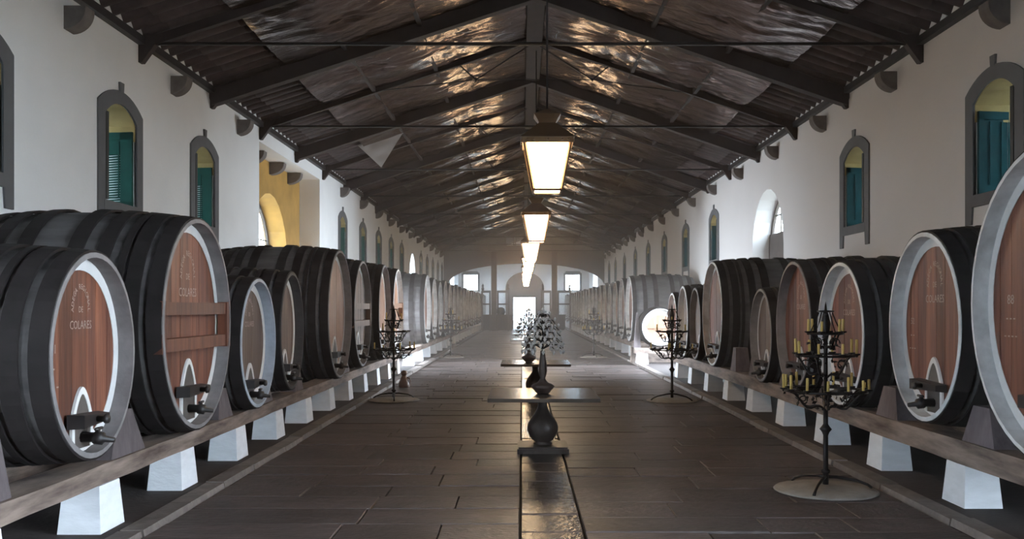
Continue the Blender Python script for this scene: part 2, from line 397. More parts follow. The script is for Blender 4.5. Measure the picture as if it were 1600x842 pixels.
pane_me = MB().prism_x([(-.5,3.07)]+arc_pts(0,.5,4.22,4.42)+[(.5,3.07)], -TH+.004, -TH+.012).mesh('pane', 'tinted')
wn = 0
def window(x, y, sg, m):
    """sg=+1 interior lies towards +X"""
    global wn; wn += 1
    o = empty('window_%d' % wn, (x, y, 0), 0 if sg > 0 else PI); tag(o, kind='structure')
    o['label'] = 'arched window with grey surround and %s shutters in the %s wall' % (m, 'left' if sg > 0 else 'right')
    far, near = (1, -1) if sg > 0 else (-1, 1)       # local +y flips with the rotation
    link('surround', surround_me, o); link('keystone', key_me, o); link('reveal_lining', lining_me, o)
    fm, tm, sm = LEAF[m]
    s = link('far_shutter', fm, o, (0, far*.44, 0), (0,0,far*-.16)); s.scale = (1, far, 1)
    link('panel_bead', tm, s)
    if m == 'green':
        for k in range(19 if y < 20 else 0): link('slat', sm, s, (0, 0, 3.165+k*.036))
    link('pane', pane_me, o)
    link('near_shutter', near_leaf, o, (0, near*.45, 0))
    portal((x-sg*TH, y, 3.75), (sg,0,0), 1.0, 1.35)
for y in left_win: window(XL, y, 1, 'green')
for y in right_win: window(XR, y, -1, 'teal')

def arched_door(name, x_out, sg, d, material, bars, transom0, transom1, label):
    yc, hw, sill, spring, crown = d
    o = empty(name, (x_out, yc, 0)); tag(o, label, None, kind='structure')
    a = arc_pts(0, hw-.01, spring, crown-.01); ain = arc_pts(0, hw-.09, spring, crown-.09)
    MB().strip_x([(-hw+.01,transom1)]+a+[(hw-.01,transom1)], [(-hw+.09,transom1)]+ain+[(hw-.09,transom1)], -.03, .03).build('frame', 'oldwood', o)
    m = MB()
    for y in bars: m.box(-.018,.018,y-.018,y+.018,transom1,crown-.1-(.0 if abs(y) < .3 else .35*abs(y)))
    m.box(-.018,.018,-hw+.2,hw-.2,transom1+.42,transom1+.45); m.build('glazing_bars', 'oldwood', o)
    MB().prism_x([(-hw+.09,transom1)]+ain+[(hw-.09,transom1)], -.006, .0).build('pane', 'glass', o)
    MB().box(-.06,.06,-hw+.01,hw-.01,transom0,transom1).build('transom_panel', material, o)
    return o
arched_door('door_1', XL-2*TH+.08, 1, DOOR_L, 'oldwood', (-.55,0,.55), 2.55, 2.9, 'arched doorway with fanlight in the ochre recess')
arched_door('door_2', XR+TH-.08, -1, DOOR_R, 'oldwood', (-.5,0,.5), 2.55, 3.45, 'arched doorway with fanlight in the right wall')
portal((XL-2*TH, DOOR_L[0], 2.1), (1,0,0), 3.2, 4.3); portal((XR+TH, DOOR_R[0], 2.1), (-1,0,0), 2.7, 4.4)
portal((XL-TH, GAP_L[0], 1.2), (1,0,0), 2.1, 2.6); portal((XR+TH, GAP_R[0], 1.2), (-1,0,0), 3.0, 2.6)
portal((XL-TH, 73, 3.6), (1,0,0), 4.4, 2.5); portal((XR+TH, 73, 3.6), (-1,0,0), 4.4, 2.5)
portal((XL-TH, ARCH_L[0], 2.7), (1,0,0), 2.2, 3.2); portal((XL-TH, ADDED_GATE_L[0], 1.9), (1,0,0), 2.6, 3.8); portal((XR+TH, ADDED_GATE_R[0], 2.1), (-1,0,0), 5.3, 4.6)

# ------------------------------------------------------------------ roof
ce = MB()
for sg, xe in ((-1, XL-.6), (1, XR+.6)):
    ze = roof_z(XL if sg < 0 else XR) - .6*(RIDGE-EAVE)/(CX-XL)
    ce.add([(xe,YB-.3,ze+.17),(CX,YB-.3,RIDGE+.17),(CX,YE+.5,RIDGE+.17),(xe,YE+.5,ze+.17),(xe,YB-.3,ze+.32),(CX,YB-.3,RIDGE+.32),(CX,YE+.5,RIDGE+.32),(xe,YE+.5,ze+.32)],
           [(0,3,2,1),(4,5,6,7),(0,1,5,4),(1,2,6,5),(2,3,7,6),(3,0,4,7)])
ce = ce.build('ceiling', 'deck'); tag(ce, 'dark tiled pitched roof with silver foil sheets below', 'roof', kind='structure')
for sg in (-1, 1):
    xe = (XL-.35) if sg < 0 else (XR+.35); xi = CX+sg*3.7
    ang = math.atan2(RIDGE-EAVE, abs((XL if sg < 0 else XR)-CX))
    L_ = abs(xe-xi)/math.cos(ang)
    tm = MB(); n = 7     # half round cover tiles running down the slope, in three overlapping lengths
    for q in range(3):
        s0, s1 = L_*q/3, L_*(q+1)/3+.04; zz = .02*(q % 2)
        vs = []
        for s_ in (s0, s1):
            for k in range(n): t = PI*k/(n-1); vs.append((s_, -.105*math.cos(t), .16-.10*math.sin(t)-.012*q))
        tm.add(vs, [(k, k+1, n+k+1, n+k) for k in range(n-1)] + [tuple(range(n))], True)
    tme = tm.mesh('roof_tile', 'tile')
    y = 4.0; k = 0; rest = MB()
    rot = Matrix.Rotation(-sg*0,4,'Z')
    while y < YA:
        loc = (xe, y, roof_z(XL if sg < 0 else XR)-.35*math.tan(ang))
        rz = 0 if sg < 0 else PI
        if k < 145: link('roof_tile', tme, ce, loc, (0, -ang, rz))
        else:
            mx = Matrix.Translation(loc) @ Matrix.Rotation(rz,4,'Z') @ Matrix.Rotation(-ang,4,'Y')
            rest.add([mx @ Vector(p) for p in tm.v], tm.f, True)
        y += TP; k += 1
    tag(rest.build('far_roof_tiles', 'tile', ce, fix=False), kind='stuff')
# foil sheets
def foil(seed, ln, wd, nx=34, ny=84):
    b = MB(); vs = []
    for j in range(ny+1):
        for i in range(nx+1):
            u, v = i/nx, j/ny; x = u*wd; y = v*ln
            sag = -.13*(4*v*(1-v))**.8*(.55+.45*math.sin(PI*u*2.0+seed)**2)
            fan = 0
            for (pu, pv) in ((0,0),(.36,.5),(.36,0),(.70,.5),(.70,1),(1,0),(1,1),(0,1),(.36,1),(.70,0)):
                dx, dy = (u-pu)*wd, (v-pv)*ln; r = math.hypot(dx, dy)+.05
                if r < 1.3: fan += .034*math.exp(-r*1.6)*math.sin(math.atan2(dy,dx)*13+seed*2+pu*9)*min(1,r*5)
                if r < .5: sag *= (.25+.75*r/.5)
            w = .026*noise.noise((x*.9+seed*7, y*5.5+x*1.2, seed)) + .03*noise.noise((x*.7, y*1.3, seed*3.1))
            vs.append((x, y, sag + (fan + w)))
    fs = [(j*(nx+1)+i, j*(nx+1)+i+1, (j+1)*(nx+1)+i+1, (j+1)*(nx+1)+i) for j in range(ny) for i in range(nx)]
    b.add(vs, fs, True); return b.mesh('foil_sheet', 'foil')
foils = [foil(s, 2.98, 4.55) for s in range(5)]
ang_l = math.atan2(RIDGE-EAVE, CX-XL); ang_r = math.atan2(RIDGE-EAVE, XR-CX)
k = 0; y = 4.3
while y < 64:
    link('foil_sheet', foils[rnd.randrange(5)], ce, (CX-.05, y+2.98, RIDGE-.02), (0, ang_l, PI))
    link('foil_sheet', foils[rnd.randrange(5)], ce, (CX+.05, y, RIDGE-.02), (0, ang_r, 0))
    y += 3.0; k += 1
def flap(pts, nm):
    p = [Vector(q) for q in pts]; n_ = (p[1]-p[0]).cross(p[2]-p[0]).normalized(); vs = []; N_ = 8
    idx = {}
    for i in range(N_+1):
        for j in range(N_+1-i):
            u, v = i/N_, j/N_; idx[(i,j)] = len(vs)
            vs.append(p[0]*(1-u-v)+p[1]*u+p[2]*v + n_*.06*noise.noise((u*4,v*4,2)))
    fs = []
    for i in range(N_):
        for j in range(N_-i):
            fs.append((idx[(i,j)], idx[(i+1,j)], idx[(i,j+1)]))
            if i+j < N_-1: fs.append((idx[(i+1,j)], idx[(i+1,j+1)], idx[(i,j+1)]))
    o = MB().add(vs, fs, True).build(nm, 'foil_pale', ce)
M['foil_pale'] = mat('pale_foil_back', (0.34,0.32,0.32), 0.55, metal=.3)
flap([(-4.25,23.9,5.83),(-3.0,24.0,6.3),(-3.66,24.1,5.28)], 'loose_foil_corner')
# ridge, rafters, trusses
MB().box(CX-.16, CX+.16, YB, YA, RIDGE-.22, RIDGE+.1).build('ridge_beam', 'rafter', ce)
def slope_bar(b, y, w, h, drop):
    for xe in (XL, XR):
        b.bar((xe, y, roof_z(xe)-drop), (CX, y, RIDGE-drop), w, h)
y = 10.3
while y < 64:
    b = MB(); slope_bar(b, y, .20, .26, .13); b.build('rafter', 'rafter', ce)
    y2 = y+3.05
    b = MB(); slope_bar(b, y2, .10, .13, .05); b.build('truss_rafter', 'rafter', ce)
    MB().tube([(XL, y2, EAVE-.02), (XR, y2, EAVE-.02)], .026, 6).build('tie_rod', 'steel', ce)
    t = MB()
    for sg in (-1, 1):
        nx_ = CX+sg*1.22; nz_ = 6.42; xm = CX+sg*1.6
        t.tube([(nx_,y2,nz_),(xm,y2,roof_z(xm)-.06)], .016, 5)
        t.tube([(nx_,y2,nz_),(CX+sg*.1,y2,RIDGE-.2)], .014, 5)
        t.tube([(nx_,y2,nz_),(CX+sg*3.2,y2,roof_z(CX+sg*3.2)-.1)], .012, 5)
        t.lathe([(.0,-.05),(.045,0),(.0,.05)], 6, (nx_,y2,nz_), cap=False)
    t.tube([(CX-1.22,y2,6.42),(CX+1.22,y2,6.42)], .010, 5)
    t.build('truss_ties', 'steel', ce)
    for yy in (y, y2):
        for sg, xw in ((1, XL), (-1, XR)):
            b = MB().add([(xw,yy-.06,EAVE+.1),(xw+sg*.34,yy-.06,EAVE+.1),(xw+sg*.05,yy-.06,EAVE-.30),(xw,yy-.06,EAVE-.30),
                          (xw,yy+.06,EAVE+.1),(xw+sg*.34,yy+.06,EAVE+.1),(xw+sg*.05,yy+.06,EAVE-.30),(xw,yy+.06,EAVE-.30)],
                         [(0,1,2,3),(7,6,5,4),(0,4,5,1),(1,5,6,2),(2,6,7,3),(3,7,4,0)])
            b.build('bracket', 'rafter', ce)
    y += 6.1
for xo in (2.05, 3.35):
    for sg in (-1, 1):
        x = CX+sg*xo
        MB().box(x-.035, x+.035, 4, YA, roof_z(x)-.09, roof_z(x)+.02).build('purlin', 'rafter', ce)

# ------------------------------------------------------------------ ends of the hall
def xz_prism(b, poly, y0, y1):
    n = len(poly)
    b.add([(x,y0,z) for x, z in poly]+[(x,y1,z) for x, z in poly],
          [tuple(range(n)), tuple(range(n,2*n))[::-1]]+[(i,n+i,n+(i+1)%n,(i+1)%n) for i in range(n)])
# wall behind the camera with an open gateway
b = MB(); top = lambda x: roof_z(x)+.2
xz_prism(b, [(XL-.6,-.3),(XR+.6,-.3),(XR+.6,EAVE),(CX,RIDGE+.2),(XL-.6,EAVE)], YB-.5, YB)
o = b.build('wall_rear', 'plaster'); tag(o, 'white plastered end wall behind the viewer', 'wall', kind='structure')
# gable over the wide arch
b = MB(); n = 24; R_ = None
arch = [(CX+ (XR-XL)/2*math.sin(-PI/2+PI*i/n)*.985, 3.05+1.68*math.cos(-PI/2+PI*i/n)**.85 if 0 < i < n else 3.05) for i in range(n+1)]
w0, w1, wz0, wz1 = -1.2, .12, 5.95, 6.72
for (x0,z0),(x1,z1) in zip(arch[:-1], arch[1:]):
    xz_prism(b, [(x0,z0),(x1,z1),(x1,5.4),(x0,5.4)], YA, YA+.6)
xz_prism(b, [(XL-.3,5.4),(w0,5.4),(w0,top(w0)),(XL-.3,top(XL))], YA, YA+.6)
xz_prism(b, [(w1,5.4),(XR+.3,5.4),(XR+.3,top(XR)),(CX,RIDGE+.2),(w1,top(w1))], YA, YA+.6)
xz_prism(b, [(w0,5.4),(w1,5.4),(w1,wz0),(w0,wz0)], YA, YA+.6)
xz_prism(b, [(w0,wz1),(w1,wz1),(w1,top(w1)),(w0,top(w0))], YA, YA+.6)
b.box(XL-.3, arch[0][0]+.02, YA, YA+.6, -.2, 5.4); b.box(arch[-1][0]-.02, XR+.3, YA, YA+.6, -.2, 5.4)
o = b.build('wall_arch', 'gable'); tag(o, 'shaded grey gable wall over the wide far arch', 'wall', kind='structure')
w = empty('window_31', (0,YA+.3,0)); tag(w, 'small paired window high in the far gable', kind='structure')
b = MB(); b.box(w0,w1,-.03,.03,wz0,wz0+.05); b.box(w0,w1,-.03,.03,wz1-.05,wz1)
for x in (w0, -.62, -.50, w1-.05): b.box(x, x+.06, -.03,.03, wz0, wz1)
b.build('frame', 'oldwood', w)
MB().box(w0,w1,-.004,.004,wz0,wz1).build('pane', 'glass', w)
# roof over the end room is lower there: open sky strip above the back wall is closed by the back wall itself
b = MB()
hole = {'door': (-.75, 1.10, -.3, 2.50), 'wl': (-5.05,-3.85,3.15,4.45), 'wr': (3.75,4.95,3.15,4.45)}
zt = 7.6
def col(x0, x1, cuts):
    z = -.3
    for (c0, c1) in cuts:
        if c0 > z: b.box(x0,x1,YE,YE+.5,z,c0)
        z = c1
    b.box(x0,x1,YE,YE+.5,z,zt)
col(XL-.6,-5.05,[]); col(-5.05,-3.85,[(3.15,4.45)]); col(-3.85,-.75,[]); col(-.75,1.10,[(-.3,2.50)]); col(1.10,3.75,[]); col(3.75,4.95,[(3.15,4.45)]); col(4.95,XR+.6,[])
o = b.build('wall_far', 'plaster'); tag(o, 'white back wall of the far end room', 'wall', kind='structure')
portal((.18, YE+.5, 1.2), (0,-1,0), 1.85, 2.6); portal((-4.45,YE+.5,3.8),(0,-1,0),1.2,1.3); portal((4.35,YE+.5,3.8),(0,-1,0),1.2,1.3)
d = empty('door_3', (.22, YE-.05, 0)); tag(d, 'tall dark arched double door with its wicket standing open at the far end', kind='structure')
b = MB(); hw = 1.66
aa = [(hw*math.sin(-PI/2+PI*i/16), 3.3+1.38*math.cos(-PI/2+PI*i/16)) for i in range(17)]
for (x0,z0),(x1,z1) in zip(aa[:-1], aa[1:]): xz_prism(b, [(x0,2.5),(x1,2.5),(x1,z1),(x0,z0)], -.05, .05)
b.build('arched_top', 'oldwood', d)
MB().box(-hw,-.97,-.05,.05,0,2.5).build('leaf', 'oldwood', d); MB().box(.88,hw,-.05,.05,0,2.5).build('leaf', 'oldwood', d)
for nme, x0, x1 in (('window_32',-5.05,-3.85), ('window_33',3.75,4.95)):
    w = empty(nme, ((x0+x1)/2, YE, 0)); tag(w, 'bright window with grey surround high on the far wall, %s' % ('left' if x0 < 0 else 'right'), kind='structure')
    b = MB(); h = (x1-x0)/2
    b.box(-h-.18,-h,-.04,.04,3.0,4.6); b.box(h,h+.18,-.04,.04,3.0,4.6); b.add([(-h-.18,-.04,4.45),(h+.18,-.04,4.45),(h,-.04,4.75),(-h,-.04,4.75),(-h-.18,.04,4.45),(h+.18,.04,4.45),(h,.04,4.75),(-h,.04,4.75)],[(0,3,2,1),(4,5,6,7),(0,1,5,4),(1,2,6,5),(2,3,7,6),(3,0,4,7)])
    b.build('surround', 'trimgrey', w)
    b = MB(); b.box(-.03,.03,.1,.14,3.15,4.45); b.box(-h,h,.1,.14,3.75,3.8); b.build('glazing_bars', 'oldwood', w)
    MB().box(-h,h,.116,.122,3.15,4.45).build('pane', 'glass', w)
# timber columns and rails under the arch
for i, x in enumerate((-1.97, 2.24)):
    o = MB().box(-.19,.19,-.15,.15,0,5.5).build('column', 'oldwood'); o.location = (x, YA-.3, 0)
    tag(o, 'tall dark timber column under the far arch, %s of the big door' % ('left','right')[i], 'column')
for i, (x0, x1) in enumerate(((-2.85,-2.2),(-1.75,-.9),(1.3,2.02),(2.45,3.4))):
    e = empty('railing', ((x0+x1)/2, YA-.3, 0)); h = (x1-x0)/2
    tag(e, ('dark rail stub left of the left far column','dark rail between the left far column and the big door','dark rail between the big door and the right far column','dark rail right of the right far column')[i], 'railing', 'rails between the far columns')
    MB().box(-h,h,-.05,.05,2.66,2.82).build('rail', 'oldwood', e); MB().box(-h,h,-.04,.04,1.82,1.92).build('rail', 'oldwood', e)
    MB().lathe([(.06,2.82),(.11,2.95),(.04,3.05),(.09,3.14),(.0,3.3)],8,(h-.1 if i % 2 else -h+.1,0,0)).build('finial', 'oldwood', e)
    b = MB()
    for px in (-h+.05, h-.05): b.box(px-.06,px+.06,-.06,.06,.0,2.75)
    b.build('post', 'oldwood', e)
for i, (x, wdt) in enumerate(((-1.75,2.2),(2.15,1.9))):
    e = empty('low_cupboard', (x, YA+2.2, 0)); tag(e, 'low dark cupboard at the far end, %s of the bright doorway' % ('left','right')[i], 'cupboard')
    MB().box(-wdt/2,wdt/2,-.35,.35,.08,1.05).build('body', 'bar', e); MB().box(-wdt/2-.05,wdt/2+.05,-.4,.4,1.05,1.12).build('top', 'bar', e)
    MB().box(-wdt/2+.05,wdt/2-.05,-.3,.3,0,.08).build('plinth_base', 'bar', e)
    MB().lathe([(.25,1.12),(.34,1.3),(.28,1.55),(.12,1.65),(.0,1.66)],12,(.2,0,0)).build('covered_pot', 'bar', e)
# ground outside
o = MB().box(-60,60,-60,140,-.5,-.32).build('ground', 'ground'); tag(o, 'pale ground outside the cellar', 'ground', kind='structure')

# ------------------------------------------------------------------ lettering
def text_mesh(items, name):
    """items: (string, size, x, z, rot) -> one flat mesh in the YZ plane facing +X (y to the left is -)"""
    b = MB()
    for (s, size, x, z, r) in items:
        cu = bpy.data.curves.new('t', 'FONT'); cu.body = s; cu.size = size; cu.align_x = 'CENTER'; cu.align_y = 'CENTER'
        cu.resolution_u = 2
        ob = bpy.data.objects.new('t', cu); COL.objects.link(ob)
        me = bpy.data.meshes.new_from_object(ob.evaluated_get(bpy.context.evaluated_depsgraph_get()))
        cr, sr = math.cos(r), math.sin(r)
        b.add([(0, v.co.x*cr-v.co.y*sr+x, v.co.x*sr+v.co.y*cr+z) for v in me.vertices], [tuple(p.vertices) for p in me.polygons])
        bpy.data.objects.remove(ob); bpy.data.curves.remove(cu); bpy.data.meshes.remove(me)
    return b.mesh(name, 'letter')
items = [('COLARES', .105, 0, -.165, 0), ('DE', .075, 0, -.03, 0)]
word = 'ADEGA REGIONAL'
for i, ch in enumerate(word):
    t = PI*1.0*(1-i/(len(word)-1)); items.append((ch, .068, .165*math.cos(t), -.03+.20*math.sin(t), t-PI/2))
emblem_me = text_mesh(items, 'emblem_lettering')
def dabs(z, n, w=.03, h=.045): return [('-', .11, (i-(n-1)/2)*.05, z, 0) for i in range(n)]
number_me = {
    'L1': text_mesh([('191', .085, 0, .12, 0)]+dabs(0,2)+dabs(-.12,4), 'number_lettering'),
    'L2': text_mesh([('21', .085, 0, .12, 0)]+dabs(0,2)+dabs(-.12,3), 'number_lettering'),
    'R1': text_mesh([('88', .10, 0, .13, 0)]+dabs(0,3)+dabs(-.13,4), 'number_lettering'),
    'R2': text_mesh([('52', .08, 0, .12, 0)]+dabs(0,2)+dabs(-.12,3), 'number_lettering'),
}

# ------------------------------------------------------------------ casks
def cask(root, rw, rh, L_, planks='plank', chime='chime_grey', brace=False, door=True, emblem=True, number=None, ring=True, detail=True,
         bulge=.08, tap=True, ring_w=.075, hoop_at=None):
    """axis along local X, face at x=0 looking to +X; y across, z up, origin at face centre"""
    R = (rw+rh)/2; ns = 40 if detail else 28
    def rad(t): return 1+bulge*math.sin(PI*min(1,max(0,t)))**.9
    def ell(f, k, n): t = 2*PI*k/n; return f*rw*math.cos(t), f*rh*math.sin(t)
    # stave body
    b = MB(); m = 12; vs = []
    for i in range(m+1):
        t = i/m; f = rad(t)*.985
        for k in range(ns): vs.append((-t*L_-.004, *ell(f, k, ns)))
    fs = [(i*ns+k, i*ns+(k+1)%ns, (i+1)*ns+(k+1)%ns, (i+1)*ns+k) for i in range(m) for k in range(ns)]
    fs.append(tuple(m*ns+k for k in range(ns)))
    b.add(vs, fs); b.build('stave_body', 'stave', root)
    n = 48 if detail else 32
    inset = .125*min(1, R/.7); th = .034/R
    # chime
    b = MB(); prof = [(-.04, rad(.02)*.995), (0.0, 1.0), (0.004, 1.0-th), (-inset-.02, 1.0-th)]
    vs = [(x, *ell(f, k, n)) for (x, f) in prof for k in range(n)]
    b.add(vs, [(i*n+k, i*n+(k+1)%n, (i+1)*n+(k+1)%n, (i+1)*n+k) for i in range(3) for k in range(n)], True)
    me = b.mesh('chime', chime); o = link('chime', me, root)
    for p in me.polygons: p.use_smooth = False
    # hoops
    hs = hoop_at or ([(.034,.12),(.125,.12),(.185,.05),(.27,.12),(.39,.13),(.61,.13),(.73,.12),(.83,.11),(.925,.11)] if detail else [(.036,.13),(.20,.13),(.37,.14),(.63,.14),(.78,.13),(.92,.13)])
    for (t0, w) in hs:
        dt = w/L_/2; vs = []
        for (t, e) in ((t0-dt,-.004),(t0-dt,.014),(t0+dt,.014),(t0+dt,-.004)):
            f = rad(t)
            for k in range(n):
                y_, z_ = ell(f, k, n); q = 1+e/R; vs.append((-t*L_, y_*q, z_*q))
        MB().add(vs, [(i*n+k, i*n+(k+1)%n, (i+1)*n+(k+1)%n, (i+1)*n+k) for i in range(3) for k in range(n)]).build('hoop', 'hoop', root, fix=False)
    # head planks (each its own piece)
    fi = 1-th; iw, ih = rw*fi, rh*fi
    if detail:
        npl = max(7, round(2*iw/.17)); edges = [-iw]+[(-iw+2*iw*(i+rnd.uniform(-.18,.18))/npl) for i in range(1,npl)]+[iw]
        for y0, y1 in zip(edges[:-1], edges[1:]):
            g = .002; y0 += g; y1 -= g; up = []
            for q in range(6):
                yy = y0+(y1-y0)*q/5; up.append((yy, ih*math.sqrt(max(0,1-(yy/iw)**2))))
            poly = up + [(yy,-zz) for yy, zz in reversed(up)]
            MB().prism_x(poly, -inset-.03, -inset+rnd.uniform(0,.004)).build('head_plank', planks, root)
    else:
        b = MB(); b.add([(-inset, *ell(fi, k, n)) for k in range(n)], [tuple(range(n))]); b.build('head', planks, root)
    xf = -inset+.006
    if ring:
        o_ = [ell(fi, k, n) for k in range(n)]; i_ = [(a_[0]*(1-ring_w/iw), a_[1]*(1-ring_w*1.15/ih)) for a_ in o_]
        MB().strip_x(o_, i_, xf-.003, xf+.002, closed=True).build('white_ring', 'ringpaint', root)
    if door:
        hw = .165*rw+.01; zt, zs, zb = -.40*ih, -.66*ih, -.955*ih
        def goth(hw_, zt_): return [(-hw_, zb), (-hw_, zs)] + [(-hw_+hw_*i/6, zs+(zt_-zs)*(1-abs(-1+i/6)**1.75)) for i in range(1,12)] + [(hw_, zs), (hw_, zb)]
        MB().prism_x(goth(hw, zt), xf, xf+.014).build('door', 'door', root)
        MB().strip_x(goth(hw+.038, zt+.05), goth(hw, zt), xf, xf+.020).build('door_frame', 'ringpaint', root)
        # clamp bar across the little door, with its screw
        zc = -.655*ih; hb = .36*rw
        br = MB().add([(xf+.02,-hb,zc-.05),(xf+.02,hb,zc-.04),(xf+.02,hb,zc+.03),(xf+.02,-hb,zc+.05),(xf+.13,-hb*.9,zc-.045),(xf+.11,hb*.95,zc-.03),(xf+.11,hb*.95,zc+.02),(xf+.13,-hb*.9,zc+.045)],
                      [(0,3,2,1),(4,5,6,7),(0,1,5,4),(1,2,6,5),(2,3,7,6),(3,0,4,7)]).build('clamp_bar', 'bar', root)
        MB().tube([(xf+.10,0,zc),(xf+.17,0,zc),(xf+.175,0,zc),(xf+.20,0,zc)], [.022,.022,.035,.03], 8).build('clamp_screw', 'bar', br)
    if tap:
        zc = -.845*ih
        t = MB().tube([(xf,0,zc),(xf+.10,0,zc),(xf+.105,0,zc),(xf+.16,0,zc-.01),(xf+.165,0,zc-.01),(xf+.24,0,zc-.02)], [.04,.034,.05,.045,.024,.018], 8).build('tap', 'bar', root)
        MB().tube([(xf+.13,-.05,zc+.06),(xf+.13,.05,zc+.06)], .012, 6).tube([(xf+.13,0,zc),(xf+.13,0,zc+.06)], .012, 6).build('tap_handle', 'bar', t)
    if brace:
        for zz in (.15, -.19):
            q = iw*math.sqrt(1-zz*zz)
            MB().box(xf+.01, xf+.10, -q-.01, q+.01, zz*ih-.055, zz*ih+.055).build('brace_bar', planks, root)
        for s_ in (-1, 1):
            q = iw*.975
            MB().box(xf+.02, xf+.115, s_*q-.05, s_*q+.05, -.26*ih, .22*ih).build('brace_end', planks, root)
    if emblem:
        link('emblem_lettering', emblem_me, root, (xf+.006, 0, .50*ih), scale=(1, rw*1.12, rh*1.12))['kind'] = 'stuff'
    if number:
        link('number_lettering', number_me[number], root, (xf+.006, -.66*iw, -.10*ih))['kind'] = 'stuff'
    return root

BT_L, BT_R = .51, .56          # beam tops
LEFT = [ # y, zc, rw, rh, dict, label
 (6.43,1.32,.635,.71, dict(chime='chime_grey', number='L1'), 'oval red-brown cask at the left edge, nearest of the left row'),
 (8.50,1.50,.89,.955, dict(chime='chime_grey', brace=True, number='L2'), 'large red-brown cask with a wooden brace frame, second in the left row'),
 (10.42,1.25,.69,.72, dict(chime='chime_blue', planks='plank_grey'), 'small cask with bluish white rim, third in the left row'),
 (11.93,1.35,.60,.75, dict(chime='chime_dark', planks='plank_grey', emblem=False), 'narrow dark-rimmed cask, fourth in the left row'),
 (15.10,1.54,.98,1.03, dict(chime='chime_grey', planks='plank_pale', emblem=False), 'big pale-faced cask, fifth in the left row'),
 (17.25,1.53,.93,.97, dict(chime='chime_grey', planks='plank_grey', brace=True, emblem=False), 'grey-brown braced cask, sixth in the left row'),
 (20.0,1.55,.88,1.0, dict(chime='chime_grey', planks='plank_pale', emblem=False), 'pale cask seventh in the left row, next to the iron candelabrum'),
 (22.15,1.55,.90,1.0, dict(chime='chime_white', planks='plank_pale', emblem=False, brace=True), 'last pale cask of the left front row, behind the iron candelabrum'),
]
RIGHT = [
 (6.20,1.68,1.04,1.09, dict(chime='chime_white', number='R1', emblem=False), 'huge cask with a broad white rim at the right edge'),
 (8.13,1.48,.725,.825, dict(chime='chime_white', number='R2'), 'orange-brown cask with white rim, second in the right row'),
 (10.26,1.36,.745,.785, dict(chime='chime_white'), 'brown cask with white rim directly behind the near candelabrum'),
 (12.03,1.41,.765,.83, dict(chime='chime_grey', ring=False), 'plain brown cask without white ring, fourth in the right row'),
 (13.66,1.24,.61,.68, dict(chime='chime_grey', emblem=False, planks='plank_grey', ring_w=.045), 'small low cask, fifth in the right row'),
 (17.15,1.53,.89,.955, dict(chime='chime_white', emblem=False, ring_w=.06), 'big cask with white rim below the right arched window'),
 (18.85,1.32,.60,.72, dict(chime='chime_grey', emblem=False, ring=False, planks='plank_grey'), 'small cask half hidden behind the big white-rimmed right cask'),
 (20.27,1.34,.63,.77, dict(chime='chime_white', emblem=False, planks='plank_grey', ring_w=.045), 'small white-rimmed cask, eighth in the right row'),
 (21.72,1.28,.65,.70, dict(chime='chime_white', emblem=False, ring_w=.05), 'last small cask of the right front row, behind the far candelabrum'),
]
for side, rows, X, bt in ((0, LEFT, FACE_L, BT_L), (1, RIGHT, FACE_R, BT_R)):
    for (y, zc, rw, rh, kw, lab) in rows:
        o = empty('wine_cask', (X, y, zc), 0 if side == 0 else PI)
        tag(o, lab, 'cask', 'casks of the %s front row' % ('left','right')[side])
        cask(o, rw, rh, 2.0, **kw)
protos = []
for i in range(3):
    o = empty('wine_cask'); cask(o, (.98,1.04,.95)[i], (1.02,1.06,.97)[i], 2.05, planks=('plank_pale','plank','plank_grey')[i], chime='chime_white', detail=False, emblem=False)
    protos.append(o)
used = [False]*3
for side, X, y0 in ((0, FACE_L, 29.0), (1, FACE_R, 30.5)):
    k = 0; y = y0
    while y < 76:
        i = (k*2+side+1) % 3 if k else 1
        o = protos[i] if not used[i] else copy_tree(protos[i]); used[i] = True
        o.location = (X, y, 1.60); o.rotation_euler = (0,0,0 if side == 0 else PI)
        sd = ('left','right')[side]
        lab = ('silvery-lit big cask standing first in the far %s row' % sd if k == 0 else
               'dark cask standing %s in the far %s row' % (ORD[k], sd) if k < 25 else 'dark cask receding in the distance of the far %s row' % sd)
        tag(o, lab, 'cask', 'casks of the far %s row' % sd)
        y += 2.27; k += 1

